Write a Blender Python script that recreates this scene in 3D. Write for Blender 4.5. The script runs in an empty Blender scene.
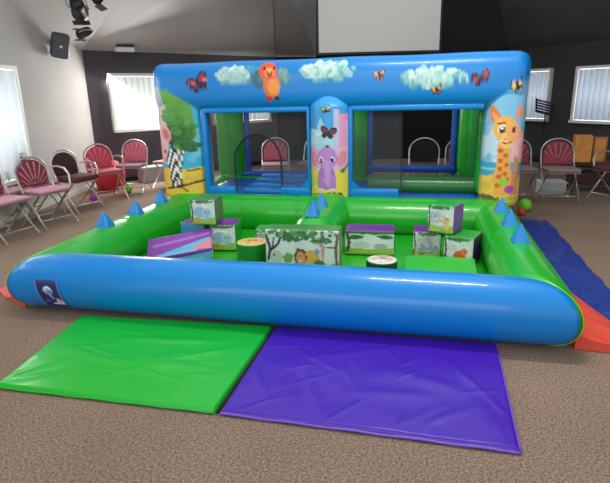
import bpy, bmesh, math, random
import numpy as np
from math import sin, cos, pi, radians, sqrt
from mathutils import Vector, Matrix, noise as mnoise

# ---------------------------------------------------------------- camera, world, light, exposure
S = bpy.context.scene
C = S.collection
cam_d = bpy.data.cameras.new('camera')
cam = bpy.data.objects.new('camera', cam_d)
C.objects.link(cam)
cam_d.sensor_width = 36.0
cam_d.lens = 30.248
cam_d.clip_end = 100
PITCH, ROLL, YAW = 0.28371, -0.02391, -0.22755
F = Vector((sin(YAW)*cos(PITCH), cos(YAW)*cos(PITCH), -sin(PITCH)))
R0 = Vector((cos(YAW), -sin(YAW), 0)); U0 = R0.cross(F)
RR = R0*cos(ROLL) + U0*sin(ROLL); UU = U0*cos(ROLL) - R0*sin(ROLL)
M = Matrix(((RR.x, UU.x, -F.x, 1.0527), (RR.y, UU.y, -F.y, -3.0664), (RR.z, UU.z, -F.z, 1.6), (0, 0, 0, 1)))
cam.matrix_world = M
S.camera = cam

W = bpy.data.worlds.new('world'); S.world = W; W.use_nodes = True
W.node_tree.nodes['Background'].inputs[0].default_value = (0.86, 0.93, 1.0, 1)
W.node_tree.nodes['Background'].inputs[1].default_value = 0.82

def area(name, loc, to, sx, sy, power, col=(1, 1, 1)):
    d = bpy.data.lights.new(name, 'AREA'); d.shape = 'RECTANGLE'; d.size = sx; d.size_y = sy
    d.energy = power; d.color = col
    o = bpy.data.objects.new(name, d); C.objects.link(o); o.location = loc
    o.rotation_euler = (Vector(to)-Vector(loc)).to_track_quat('-Z', 'Y').to_euler()
    return o
area('daylight_side_windows', (-4.1, 0.9, 1.5), (0, 1.6, 0.6), 3.4, 1.3, 95, (0.97, 0.99, 1.0))
area('daylight_corner_windows', (-4.0, 6.2, 1.7), (-2.6, 3.6, 0.0), 1.6, 1.0, 110, (0.99, 1.0, 1.0))
area('rear_ceiling_fill', (-0.5, -7.0, 3.4), (-1.5, 5.0, 2.8), 7.0, 2.4, 105, (1.0, 0.99, 0.97))  # unseen fill added behind the camera to brighten the ceiling, no window there
area('ceiling_panel_light', (1.2, 0.95, 3.9), (1.2, 0.94, 0), 1.5, 0.09, 75, (1.0, 0.98, 0.94))

S.view_settings.view_transform = 'Standard'
S.view_settings.look = 'None'
S.view_settings.exposure = 0.22
S.view_settings.gamma = 1.0
S.view_settings.use_curve_mapping = False

# ---------------------------------------------------------------- helpers
def lin(c):
    c = np.asarray(c, float)/255.0
    return np.where(c <= 0.04045, c/12.92, ((c+0.055)/1.055)**2.4)
def rgba(c):
    l = lin(c); return (float(l[0]), float(l[1]), float(l[2]), 1)

MATS = {}
def mat(name, col, rough=0.5, metal=0.0, coat=0.0, noise=None, bump=None, attr=False, spec=0.5, sheen=0.0):
    if name in MATS: return MATS[name]
    m = bpy.data.materials.new(name); m.use_nodes = True; MATS[name] = m
    nt = m.node_tree; b = nt.nodes['Principled BSDF']
    b.inputs['Base Color'].default_value = rgba(col)
    b.inputs['Roughness'].default_value = rough
    b.inputs['Metallic'].default_value = metal
    b.inputs['Coat Weight'].default_value = coat
    b.inputs['Coat Roughness'].default_value = 0.07
    b.inputs['Specular IOR Level'].default_value = spec
    if sheen: b.inputs['Sheen Weight'].default_value = sheen
    tc = nt.nodes.new('ShaderNodeTexCoord')
    if attr:
        a = nt.nodes.new('ShaderNodeAttribute'); a.attribute_name = 'Col'
        nt.links.new(a.outputs['Color'], b.inputs['Base Color'])
    elif noise:
        sc, c2, det = noise
        n = nt.nodes.new('ShaderNodeTexNoise'); n.inputs['Scale'].default_value = sc; n.inputs['Detail'].default_value = det
        r = nt.nodes.new('ShaderNodeValToRGB')
        r.color_ramp.elements[0].color = rgba(col); r.color_ramp.elements[1].color = rgba(c2)
        r.color_ramp.elements[0].position = 0.38; r.color_ramp.elements[1].position = 0.62
        nt.links.new(tc.outputs['Object'], n.inputs['Vector'])
        nt.links.new(n.outputs['Fac'], r.inputs[0]); nt.links.new(r.outputs[0], b.inputs['Base Color'])
    if bump:
        sc, st, dist = bump
        n = nt.nodes.new('ShaderNodeTexNoise'); n.inputs['Scale'].default_value = sc; n.inputs['Detail'].default_value = 3
        bp = nt.nodes.new('ShaderNodeBump'); bp.inputs['Strength'].default_value = st; bp.inputs['Distance'].default_value = dist
        nt.links.new(tc.outputs['Object'], n.inputs['Vector'])
        nt.links.new(n.outputs['Fac'], bp.inputs['Height']); nt.links.new(bp.outputs[0], b.inputs['Normal'])
    return m

def emit(name, col, st):
    if name in MATS: return MATS[name]
    m = bpy.data.materials.new(name); m.use_nodes = True; MATS[name] = m
    b = m.node_tree.nodes['Principled BSDF']
    b.inputs['Base Color'].default_value = rgba(col)
    b.inputs['Emission Color'].default_value = rgba(col); b.inputs['Emission Strength'].default_value = st
    return m

def net(name, col, fac):
    m = bpy.data.materials.new(name); m.use_nodes = True; nt = m.node_tree
    b = nt.nodes['Principled BSDF']; b.inputs['Base Color'].default_value = rgba(col); b.inputs['Roughness'].default_value = 0.9
    t = nt.nodes.new('ShaderNodeBsdfTransparent'); mx = nt.nodes.new('ShaderNodeMixShader'); mx.inputs[0].default_value = fac
    nt.links.new(t.outputs[0], mx.inputs[1]); nt.links.new(b.outputs[0], mx.inputs[2])
    nt.links.new(mx.outputs[0], nt.nodes['Material Output'].inputs[0])
    return m

def translucent(name, col):
    m = bpy.data.materials.new(name); m.use_nodes = True; nt = m.node_tree
    b = nt.nodes['Principled BSDF']; b.inputs['Base Color'].default_value = rgba(col); b.inputs['Roughness'].default_value = 0.8
    t = nt.nodes.new('ShaderNodeBsdfTranslucent'); t.inputs[0].default_value = rgba(col)
    mx = nt.nodes.new('ShaderNodeMixShader'); mx.inputs[0].default_value = 0.55
    nt.links.new(b.outputs[0], mx.inputs[1]); nt.links.new(t.outputs[0], mx.inputs[2])
    nt.links.new(mx.outputs[0], nt.nodes['Material Output'].inputs[0])
    return m

def link(name, me, m, parent=None, smooth=True):
    o = bpy.data.objects.new(name, me); C.objects.link(o)
    if m is not None: me.materials.append(m)
    if smooth: me.polygons.foreach_set('use_smooth', [True]*len(me.polygons))
    if parent is not None: o.parent = parent
    return o

def pymesh(name, V, Fc, m, parent=None, smooth=True, col=None):
    me = bpy.data.meshes.new(name); me.from_pydata([tuple(v) for v in V], [], [tuple(f) for f in Fc]); me.update()
    if col is not None:
        a = me.color_attributes.new('Col', 'FLOAT_COLOR', 'POINT')
        c = np.ones((len(V), 4), np.float32); c[:, :3] = col; a.data.foreach_set('color', c.ravel())
    return link(name, me, m, parent, smooth)

def gridf(n, m, cu=False, cv=False, off=0):
    f = []
    for i in range(n if cu else n-1):
        for j in range(m if cv else m-1):
            i2 = (i+1) % n; j2 = (j+1) % m
            f.append((off+i*m+j, off+i2*m+j, off+i2*m+j2, off+i*m+j2))
    return f

def sweep(path, rad, n=16, closed=False, caps=True, up=Vector((0, 0, 1))):
    """path: points; rad: radius or list.  returns V,F"""
    P = [Vector(p) for p in path]; N = len(P)
    rad = [rad]*N if not hasattr(rad, '__len__') else rad
    T = []
    for i in range(N):
        a = P[(i-1) % N] if (closed or i > 0) else P[i]
        b = P[(i+1) % N] if (closed or i < N-1) else P[i]
        T.append((b-a).normalized())
    nrm = up - T[0]*up.dot(T[0])
    if nrm.length < 1e-3: nrm = Vector((0, 1, 0)) - T[0]*T[0].y
    nrm.normalize(); V = []; Fc = []
    for i in range(N):
        nrm = (nrm - T[i]*nrm.dot(T[i])).normalized(); bi = T[i].cross(nrm)
        for k in range(n):
            a = 2*pi*k/n; V.append(P[i] + (nrm*cos(a)+bi*sin(a))*rad[i])
    Fc = gridf(N, n, closed, True)
    if caps and not closed:
        Fc.append(tuple(range(n))[::-1]); Fc.append(tuple((N-1)*n+k for k in range(n)))
    return V, Fc

def tube(name, path, rad, m, parent=None, n=12, closed=False):
    V, Fc = sweep(path, rad, n, closed); return pymesh(name, V, Fc, m, parent)

def tubes(name, lst, rad, m, parent=None, n=10):
    V = []; Fc = []
    for path in lst:
        v, f = sweep(path, rad, n); o = len(V); V += v; Fc += [tuple(k+o for k in q) for q in f]
    return pymesh(name, V, Fc, m, parent)

def boxes(name, lst, m, parent=None, bev=0.0, seg=2, smooth=False):
    """lst of (x0,y0,z0,x1,y1,z1)"""
    bm = bmesh.new()
    for (x0, y0, z0, x1, y1, z1) in lst:
        r = bmesh.ops.create_cube(bm, size=1)
        for v in r['verts']:
            v.co = Vector((x0+(v.co.x+.5)*(x1-x0), y0+(v.co.y+.5)*(y1-y0), z0+(v.co.z+.5)*(z1-z0)))
    if bev: bmesh.ops.bevel(bm, geom=bm.edges[:], offset=bev, segments=seg, affect='EDGES', profile=0.5)
    me = bpy.data.meshes.new(name); bm.to_mesh(me); bm.free()
    return link(name, me, m, parent, smooth)

def lathe(name, prof, m, parent=None, n=24, loc=(0, 0, 0), col=None):
    V = []; 
    for (r, z) in prof:
        for k in range(n):
            a = 2*pi*k/n; V.append((loc[0]+r*cos(a), loc[1]+r*sin(a), loc[2]+z))
    Fc = [tuple(reversed(f)) for f in gridf(len(prof), n, False, True)]
    Fc.append(tuple(range(n))[::-1]); Fc.append(tuple((len(prof)-1)*n+k for k in range(n)))
    return pymesh(name, V, Fc, m, parent)

def empty(name, loc=(0, 0, 0), rz=0.0):
    o = bpy.data.objects.new(name, None); C.objects.link(o); o.location = loc; o.rotation_euler = (0, 0, rz)
    o.empty_display_size = 0.1; return o
def tag(o, label, cat, group=None, kind=None):
    o['label'] = label; o['category'] = cat
    if group: o['group'] = group
    if kind: o['kind'] = kind
    return o
def struct(o): o['kind'] = 'structure'; return o

# small painter: prints on the vinyl, sampled per vertex
class Art:
    def __init__(s, x0, z0, x1, z1, nx, nz, base, fr=(5, 13, 31)):
        s.X, s.Z = np.meshgrid(np.linspace(x0, x1, nx), np.linspace(z0, z1, nz), indexing='ij')
        s.c = np.zeros((nx, nz, 3)); s.c[:] = base; s.rng = np.random.RandomState(7)
        s.N = [s._noise(k) for k in fr]
    def _noise(s, k):
        g = s.rng.rand(k+3, k+3); nx, nz = s.X.shape
        u = np.linspace(0, k, nx); v = np.linspace(0, k*nz/max(nx, nz)*1.0 if nz < nx else k, nz)
        v = np.clip(v, 0, k); iu = u.astype(int); iv = v.astype(int); fu = (u-iu); fv = (v-iv)
        fu = fu*fu*(3-2*fu); fv = fv*fv*(3-2*fv)
        a = g[np.ix_(iu, iv)]; b = g[np.ix_(iu+1, iv)]; c = g[np.ix_(iu, iv+1)]; d = g[np.ix_(iu+1, iv+1)]
        fu = fu[:, None]; fv = fv[None, :]
        return (a*(1-fu)+b*fu)*(1-fv)+(c*(1-fu)+d*fu)*fv
    def put(s, m, col): s.c[m] = col; return s
    def inell(s, cx, cz, rx, rz, rot=0.0):
        dx = s.X-cx; dz = s.Z-cz; a = dx*cos(rot)+dz*sin(rot); b = -dx*sin(rot)+dz*cos(rot)
        return (a/rx)**2+(b/rz)**2
    def ell(s, cx, cz, rx, rz, col, rot=0.0): return s.put(s.inell(cx, cz, rx, rz, rot) < 1, col)
    def rect(s, x0, z0, x1, z1, col): return s.put((s.X >= x0) & (s.X <= x1) & (s.Z >= z0) & (s.Z <= z1), col)
    def poly(s, pts, col):
        m = np.zeros(s.X.shape, bool); n = len(pts)
        for i in range(n):
            xa, za = pts[i]; xb, zb = pts[(i+1) % n]
            if za == zb: continue
            cnd = ((za > s.Z) != (zb > s.Z)) & (s.X < (xb-xa)*(s.Z-za)/(zb-za)+xa); m ^= cnd
        return s.put(m, col)
    def line(s, pts, w, col):
        for (xa, za), (xb, zb) in zip(pts[:-1], pts[1:]):
            L2 = (xb-xa)**2+(zb-za)**2+1e-9
            t = np.clip(((s.X-xa)*(xb-xa)+(s.Z-za)*(zb-za))/L2, 0, 1)
            s.put((s.X-xa-t*(xb-xa))**2+(s.Z-za-t*(zb-za))**2 < w*w, col)
        return s
    def blob(s, cx, cz, rx, rz, cols, edge=0.9, rot=0.0):
        # many small overlapping dabs, kept inside one outline
        cols = np.array(cols, float); n = int(26+26*edge+30*min(1, rx/rz-1 if rx > rz else 0))
        dabs = []
        for _ in range(n):
            t = s.rng.uniform(0, 2*pi); q = s.rng.uniform(0, 1)**0.6
            dx = rx*0.82*q*cos(t); dz = rz*0.74*q*sin(t)
            dabs.append((q, dx*cos(rot)-dz*sin(rot), dx*sin(rot)+dz*cos(rot)))
        dabs.sort(key=lambda d: -d[0])
        for q, dx, dz in dabs:
            sz = min(rx, rz)*s.rng.uniform(0.16, 0.34)*(1.25-0.35*q)
            k = s.rng.uniform(0, 1)*0.55+0.45*(0.5+0.5*dz/max(rz, 1e-6)); k = min(0.999, max(0, k))*(len(cols)-1)
            c = cols[int(k)]*(1-(k-int(k)))+cols[min(len(cols)-1, int(k)+1)]*(k-int(k))
            d = s.inell(cx+dx, cz+dz, sz*s.rng.uniform(1.0, 1.5), sz, s.rng.uniform(-.5, .5))+0.7*(s.N[2]-.5)
            w = np.clip((1.0-d)*3.0, 0, 1)[..., None]*0.85
            s.c[:] = s.c*(1-w)+c*w
        return s
    def butterfly(s, cx, cz, r, wing, wing2, rot=0.2):
        for sg in (-1, 1):
            a = rot
            ox = sg*r*.55
            s.ell(cx+ox*cos(a)-.3*r*sin(a), cz+ox*sin(a)+.3*r*cos(a), r*.58, r*.42, (40, 20, 40), a+sg*.6)
            s.ell(cx+ox*cos(a)-.3*r*sin(a), cz+ox*sin(a)+.3*r*cos(a), r*.42, r*.28, wing, a+sg*.6)
            s.ell(cx+ox*.7*cos(a)+.35*r*sin(a), cz+ox*.7*sin(a)-.35*r*cos(a), r*.38, r*.34, (40, 20, 50), a-sg*.5)
            s.ell(cx+ox*.7*cos(a)+.35*r*sin(a), cz+ox*.7*sin(a)-.35*r*cos(a), r*.22, r*.2, wing2, a-sg*.5)
        s.ell(cx, cz, r*.09, r*.5, (30, 20, 25), a); return s
    def lin(s): return lin(s.c)

# ---------------------------------------------------------------- colours / materials
BLUE = (0, 126, 202); GREEN = (34, 168, 40); DBLUE = (14, 70, 150)
m_blue = mat('blue_vinyl', (0, 128, 204), 0.36, coat=0.4, spec=0.3, bump=(3.0, 0.06, 0.03))
m_green = mat('green_vinyl', (30, 168, 34), 0.32, coat=0.35, bump=(4.0, 0.2, 0.03))
m_dgreen = mat('dark_green_vinyl', (22, 110, 36), 0.4, coat=0.2)
m_floorblue = mat('deep_blue_vinyl', (14, 84, 176), 0.4, coat=0.2)
m_print = mat('printed_vinyl', (255, 255, 255), 0.36, coat=0.2, attr=True)
m_block = mat('printed_block_vinyl', (255, 255, 255), 0.4, coat=0.2, attr=True)
m_spike = mat('bright_blue_vinyl', (22, 130, 205), 0.4, coat=0.2)
m_orange = mat('orange_red_vinyl', (222, 78, 58), 0.45, coat=0.2, bump=(9, 0.5, 0.03))
m_tarp = mat('blue_tarpaulin', (26, 54, 140), 0.4, coat=0.2, bump=(14, 0.6, 0.02))
m_matg = mat('lime_green_mat_vinyl', (22, 176, 40), 0.32, coat=0.2, spec=0.4, bump=(6, 0.3, 0.02))
m_matp = mat('purple_mat_vinyl', (66, 18, 166), 0.32, coat=0.2, spec=0.35, bump=(6, 0.3, 0.02))
m_metal = mat('grey_painted_steel', (176, 172, 168), 0.35, metal=0.6)
m_silver = mat('bright_steel', (205, 200, 195), 0.3, metal=0.7)
m_black = mat('black_plastic', (20, 20, 22), 0.45)
m_char = mat('charcoal_wall_paint', (84, 78, 81), 0.9, noise=(1.2, (78, 72, 75), 2))
m_char2 = mat('dark_grey_wall_paint', (66, 64, 62), 0.9, noise=(1.2, (58, 57, 56), 2))
m_white = mat('off_white_wall_paint', (196, 190, 184), 0.9, noise=(1.0, (188, 182, 176), 2))
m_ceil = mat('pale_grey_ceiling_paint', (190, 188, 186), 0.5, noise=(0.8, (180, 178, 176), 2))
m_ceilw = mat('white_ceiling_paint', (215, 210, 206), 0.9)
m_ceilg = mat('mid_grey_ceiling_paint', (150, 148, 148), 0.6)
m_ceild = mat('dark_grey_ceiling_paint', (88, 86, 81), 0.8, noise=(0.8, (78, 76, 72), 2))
m_stage = mat('black_stage_drape', (13, 13, 16), 0.95)
m_screen = mat('screen_fabric', (226, 220, 210), 0.8)
m_frame = mat('white_window_frame', (225, 224, 216), 0.5)
m_seam = mat('black_webbing', (16, 22, 22), 0.6)

# ---------------------------------------------------------------- room shell
A = Vector((-4.87, 5.45, 0)); DB = Vector((cos(radians(52)), sin(radians(52)), 0)); DL = Vector((-cos(radians(100)), -sin(radians(100)), 0))
NB = Vector((DB.y, -DB.x, 0))            # into the room
NL = Vector((-DL.y, DL.x, 0))
HW = 2.4
B1 = Vector((-2.39, 9.16, HW)); E1 = Vector((2.834, 9.879, HW)); C1 = Vector((3.23, 9.5, HW)); C2 = Vector((4.38, 8.16, HW))
DR = (C2-C1).normalized(); NR = Vector((-abs(DR.y), -abs(DR.x), 0)).normalized()

def facet(name, pts, m):
    # a polygon given real thickness away from the room
    P = [Vector(p) for p in pts]; n = (P[1]-P[0]).cross(P[2]-P[0]).normalized()
    ctr = Vector((0, 2, 1.2))
    if (ctr-P[0]).dot(n) > 0: n = -n
    V = P+[p+n*0.08 for p in P]; k = len(P)
    Fc = [tuple(range(k)), tuple(range(2*k-1, k-1, -1))]+[(i, i+k, (i+1) % k+k, (i+1) % k) for i in range(k)]
    o = pymesh(name, V, Fc, m, smooth=False)
    bm = bmesh.new(); bm.from_mesh(o.data); bmesh.ops.recalc_face_normals(bm, faces=bm.faces); bm.to_mesh(o.data); bm.free()
    return struct(o)

# carpet floor
fl = boxes('floor', [(-9, -7, -0.1, 10, 14, 0)], mat('speckled_brown_carpet', (104, 88, 76), 0.95, spec=0.2))
struct(fl)
nt = MATS['speckled_brown_carpet'].node_tree; b = nt.nodes['Principled BSDF']; tc = nt.nodes.new('ShaderNodeTexCoord')
n1 = nt.nodes.new('ShaderNodeTexNoise'); n1.inputs['Scale'].default_value = 82; n1.inputs['Detail'].default_value = 4; n1.inputs['Roughness'].default_value = 0.75
n2 = nt.nodes.new('ShaderNodeTexNoise'); n2.inputs['Scale'].default_value = 1.6; n2.inputs['Detail'].default_value = 3
rp = nt.nodes.new('ShaderNodeValToRGB'); rp.color_ramp.elements[0].position = 0.37; rp.color_ramp.elements[1].position = 0.65
rp.color_ramp.elements[0].color = rgba((98, 80, 66)); rp.color_ramp.elements[1].color = rgba((176, 149, 129))
mx = nt.nodes.new('ShaderNodeMix'); mx.data_type = 'RGBA'; mx.blend_type = 'MULTIPLY'; mx.inputs[0].default_value = 0.5
r2 = nt.nodes.new('ShaderNodeValToRGB'); r2.color_ramp.elements[0].position = 0.3; r2.color_ramp.elements[0].color = (0.72, 0.72, 0.72, 1); r2.color_ramp.elements[1].position = 0.7
for n_ in (n1, n2): nt.links.new(tc.outputs['Object'], n_.inputs['Vector'])
nt.links.new(n1.outputs['Fac'], rp.inputs[0]); nt.links.new(n2.outputs['Fac'], r2.inputs[0])
nt.links.new(rp.outputs[0], mx.inputs[6]); nt.links.new(r2.outputs[0], mx.inputs[7]); nt.links.new(mx.outputs[2], b.inputs['Base Color'])
bp = nt.nodes.new('ShaderNodeBump'); bp.inputs['Strength'].default_value = 0.5; bp.inputs['Distance'].default_value = 0.01
nt.links.new(n1.outputs['Fac'], bp.inputs['Height']); nt.links.new(bp.outputs[0], b.inputs['Normal'])

# left (white) wall: top edge rakes up towards the front of the hall
def LW(t, z): p = A+DL*t; return Vector((p.x, p.y, z))
rake = 0.255
TL = 9.0
facet('wall_left', [LW(0, 0), LW(TL, 0), LW(TL, HW+rake*TL), LW(0, HW)], m_white)
# back-left charcoal wall
facet('wall_back', [A, (B1.x, B1.y, 0), B1, A+Vector((0, 0, HW))], m_char)
# right wall
RW0 = C1-DR*0.6; RWe = C1+DR*9
facet('wall_right', [(RW0.x, RW0.y, 0), (RWe.x, RWe.y, 0), RWe, RW0], m_char2)
# ceiling facets, sloping up from the eaves into the vault
A3 = A+Vector((0, 0, HW)); SL = 0.5
up1 = Vector((NB.x, NB.y, SL)).normalized(); n1v = DB.cross(up1).normalized()
P273 = Vector((-1.722, 6.792, 3.227)); P120 = Vector((-3.67, 4.87, 3.052))
P273e = B1+(P273-B1)*1.7; P120e = A3+(P120-A3)*1.45
facet('ceiling_back', [A3, B1, P273e, P120e], m_ceil)
facet('ceiling_left', [A3, P120e, LW(TL, HW+rake*TL)], m_ceilw)
ds = (E1-B1).normalized(); nS = Vector((-ds.y, ds.x, 0)).normalized()
K = Vector((-1.442, 9.29, 2.373))
facet('wall_stage', [(B1.x, B1.y, 0), (E1.x, E1.y, 0), (E1.x, E1.y, 6.5), (B1.x, B1.y, 6.5)], m_stage)
Kh = Vector((-1.402, 9.296, 4.783))-nS*0.02
facet('ceiling_cheek', [B1-nS*.03, K-nS*.03, Kh, P273e], m_ceilg)
up3 = Vector((NR.x, NR.y, SL)).normalized(); n3v = DR.cross(up3).normalized()
P500 = Vector((2.37, 8.086, 3.187)); P500e = E1+(P500-E1)*1.8
facet('ceiling_right', [RW0, RWe, RWe+up3*6.0, P500e], m_ceild)
# dark skirting on the charcoal walls
def along(name, P, D, N, t0, t1, z0, z1, th, m, off=0.0, parent=None):
    a = P+D*t0+N*off; b = P+D*t1+N*off
    V = []
    for q in (a, b, b+N*th, a+N*th): V.append((q.x, q.y, z0))
    for q in (a, b, b+N*th, a+N*th): V.append((q.x, q.y, z1))
    o = pymesh(name, V, [(0, 3, 2, 1), (4, 5, 6, 7), (0, 1, 5, 4), (1, 2, 6, 5), (2, 3, 7, 6), (3, 0, 4, 7)], m, parent, False)
    bm = bmesh.new(); bm.from_mesh(o.data); bmesh.ops.recalc_face_normals(bm, faces=bm.faces); bm.to_mesh(o.data); bm.free()
    return o
A0 = Vector((A.x, A.y, 0)); C10 = Vector((C1.x, C1.y, 0))
struct(along('baseboard_back', A0, DB, NB, 0.03, 4.4, 0, 0.09, 0.015, m_black))
struct(along('baseboard_left', A0, DL, NL, 0.03, 8.9, 0, 0.09, 0.015, m_frame))
struct(along('baseboard_right', C10, DR, NR, -.3, 8.9, 0, 0.09, 0.015, m_black))

# windows: glowing pane, frame, vertical blind slats
m_pane = emit('daylit_glass', (238, 244, 248), 2.0)
m_pane2 = emit('daylit_glass_dim', (232, 238, 246), 1.9)
m_blind = translucent('blind_fabric', (240, 240, 236))
m_blind2 = translucent('pale_grey_curtain_fabric', (222, 226, 230))
def window(n, P, D, N, t0, t1, z0, z1, pane, slat_m, slats, gap=0.0, fr=0.05):
    root = struct(along('window_%d' % n, P, D, N, t0, t1, z0, z1, 0.012, pane, 0.004))
    root.name = 'window_%d' % n
    for (nm, a, b, c, d) in (('window_frame', t0-fr, t1+fr, z1, z1+fr), ('window_sill', t0-fr, t1+fr, z0-fr, z0), ('window_frame', t0-fr, t0, z0, z1), ('window_frame', t1, t1+fr, z0, z1)):
        along(nm, P, D, N, a, b, c, d, 0.09 if nm == 'window_frame' else 0.13, m_frame, 0.002, root)
    # blind: pleated sheet
    V = []; k = 0; ns = slats*8
    s0 = t0+0.01; s1 = t1-0.01
    for i in range(ns+1):
        t = s0+(s1-s0)*i/ns
        o = 0.058+0.03*sin(2*pi*i/8)
        q = P+D*t+N*o
        V.append((q.x, q.y, z0+0.01+gap*(z1-z0)*(1 if slats < 0 else 0))); V.append((q.x, q.y, z1-0.01))
    Fc = [(2*i, 2*i+2, 2*i+3, 2*i+1) for i in range(ns)]
    bl = pymesh('blind', V, Fc, slat_m, root)
    sol = bl.modifiers.new('s', 'SOLIDIFY'); sol.thickness = 0.002
    return root
window(1, A0, DL, NL, 2.27, 3.45, 0.55, 1.98, emit('daylit_glass_hot', (250, 250, 244), 2.8), m_blind2, 6)
window(2, A0, DB, NB, 0.42, 1.36, 1.0, 1.96, m_pane, m_blind, 8)
window(3, A0, DB, NB, 2.55, 3.92, 1.02, 1.96, m_pane, m_blind, 10)
window(4, C10, DR, NR, -0.2, 0.60, 0.93, 1.91, m_pane2, m_blind2, 8)
window(5, C10, DR, NR, 1.25, 2.9, 0.93, 1.91, m_pane2, m_blind2, 14)
window(6, A0, DL, NL, 4.6, 6.4, 0.55, 1.98, emit('daylit_glass_hot', (250, 250, 244), 2.8), m_blind2, 10)

# ---------------------------------------------------------------- fittings on walls and ceiling
# projection screen
sc = empty('projection_screen', (0.05, 7.35, 2.27), radians(12.7)); tag(sc, 'large off-white projection screen with black border hanging above the inflatable', 'screen')
boxes('screen_border', [(-1.06, 0, 0.0, 1.30, 0.03, 1.62)], m_black, sc, 0.004)
boxes('screen_surface', [(-1.02, -0.012, 0.04, 1.26, 0.005, 1.58)], m_screen, sc)
# (hung from the vault)
for cx_ in (-0.8, 1.0): tube('hanging_cable', [(cx_, 0.015, 1.6), (cx_, 0.015, 3.6)], 0.006, m_black, sc)

# wall speaker
spk = empty('wall_speaker', (A0+DL*1.12+NL*0.18)+Vector((0, 0, 2.38))); tag(spk, 'grey rounded wall speaker hung high on the white wall', 'speaker')
spk.rotation_euler = (radians(12), radians(10), 0.82); spk.scale = (1.1, 1.1, 1.1)
bmx = boxes('speaker_body', [(-0.12, -0.09, -0.17, 0.12, 0.07, 0.17)], mat('grey_speaker_plastic', (78, 78, 82), 0.5), spk, 0.05, 4, True)
boxes('grille', [(-0.10, -0.104, -0.145, 0.10, -0.088, 0.145)], mat('dark_speaker_grille', (92, 92, 97), 0.8), spk, 0.006)
boxes('speaker_badge', [(-0.018, -0.11, -0.022, 0.018, -0.1, 0.01)], mat('white_badge', (240, 240, 240), 0.5), spk, 0.003)
boxes('bracket', [(-0.03, 0.06, -0.05, 0.03, 0.2, 0.05)], m_black, spk)

# ceiling luminaire near the corner
lum = empty('ceiling_light', A3+DB*0.72+up1*0.12); tag(lum, 'small white ceiling light box above the charcoal wall corner', 'light')
lum.rotation_euler = (0, 0, math.atan2(DB.y, DB.x))
boxes('light_housing', [(-0.16, -0.09, -0.0, 0.16, 0.06, 0.07)], mat('dark_housing', (60, 58, 58), 0.6), lum, 0.008)
boxes('light_diffuser', [(-0.16, -0.10, -0.075, 0.16, 0.05, 0.002)], mat('white_diffuser', (236, 234, 230), 0.4), lum, 0.008)

# stage lights on a bar at the top left
def spot(loc, rz, tilt, label, s=1.0):
    r = empty('stage_light', loc, rz); r.rotation_euler = (tilt, 0, rz); r.scale = (s, s, s); tag(r, label, 'stage light', 'stage lights on the corner ceiling')
    lathe('light_can', [(0.055, 0.16), (0.075, 0.14), (0.085, 0.06), (0.085, -0.06), (0.10, -0.10), (0.10, -0.15), (0.088, -0.155)], m_black, r, 20)
    lathe('lens', [(0.0001, -0.1), (0.07, -0.12), (0.087, -0.135)], mat('lens_glass', (90, 90, 96), 0.15), r, 20)
    tube('yoke', [(-0.10, 0, 0), (-0.115, 0, 0.1), (-0.10, 0, 0.2), (0, 0, 0.24), (0.10, 0, 0.2), (0.115, 0, 0.1), (0.10, 0, 0)], 0.009, m_metal, r, 8)
    boxes('barn_door', [(-0.10, 0.09, -0.24, 0.10, 0.1, -0.14)], m_black, r); boxes('barn_door', [(-0.10, -0.1, -0.24, 0.10, -0.09, -0.14)], m_black, r)
spot((-3.71, 3.83, 2.80), 0.5, 1.25, 'black stage light in the middle of the corner cluster', 1.15)
spot((-3.90, 4.18, 2.52), 1.1, 1.45, 'black stage light hanging lowest in the corner cluster', 0.8)
spot((-3.56, 3.95, 3.02), -0.6, 1.0, 'black stage light highest of the cluster, nearest the grey ceiling', 1.1)
lb = tube('lighting_bar', [(-3.6, 3.8, 3.2), (-3.0, 3.6, 3.26)], 0.02, m_metal); tag(lb, 'thin steel bar carrying the stage lights near the ceiling', 'bar')
# ---------------------------------------------------------------- the inflatable play castle
castle = empty('inflatable_play_castle', (0, 0, 0)); tag(castle, 'large blue and green inflatable castle with animal prints and a walled play pen', 'inflatable castle')
r0 = 0.2192; HX = 2.047-r0; DF = 2.67
ZB, ZT, ZH = 0.444, 1.426, 1.956

def pinch(t, at, w=0.018, d=0.05): return 1-sum(d*math.exp(-((t-a)/w)**2) for a in at)
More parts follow.
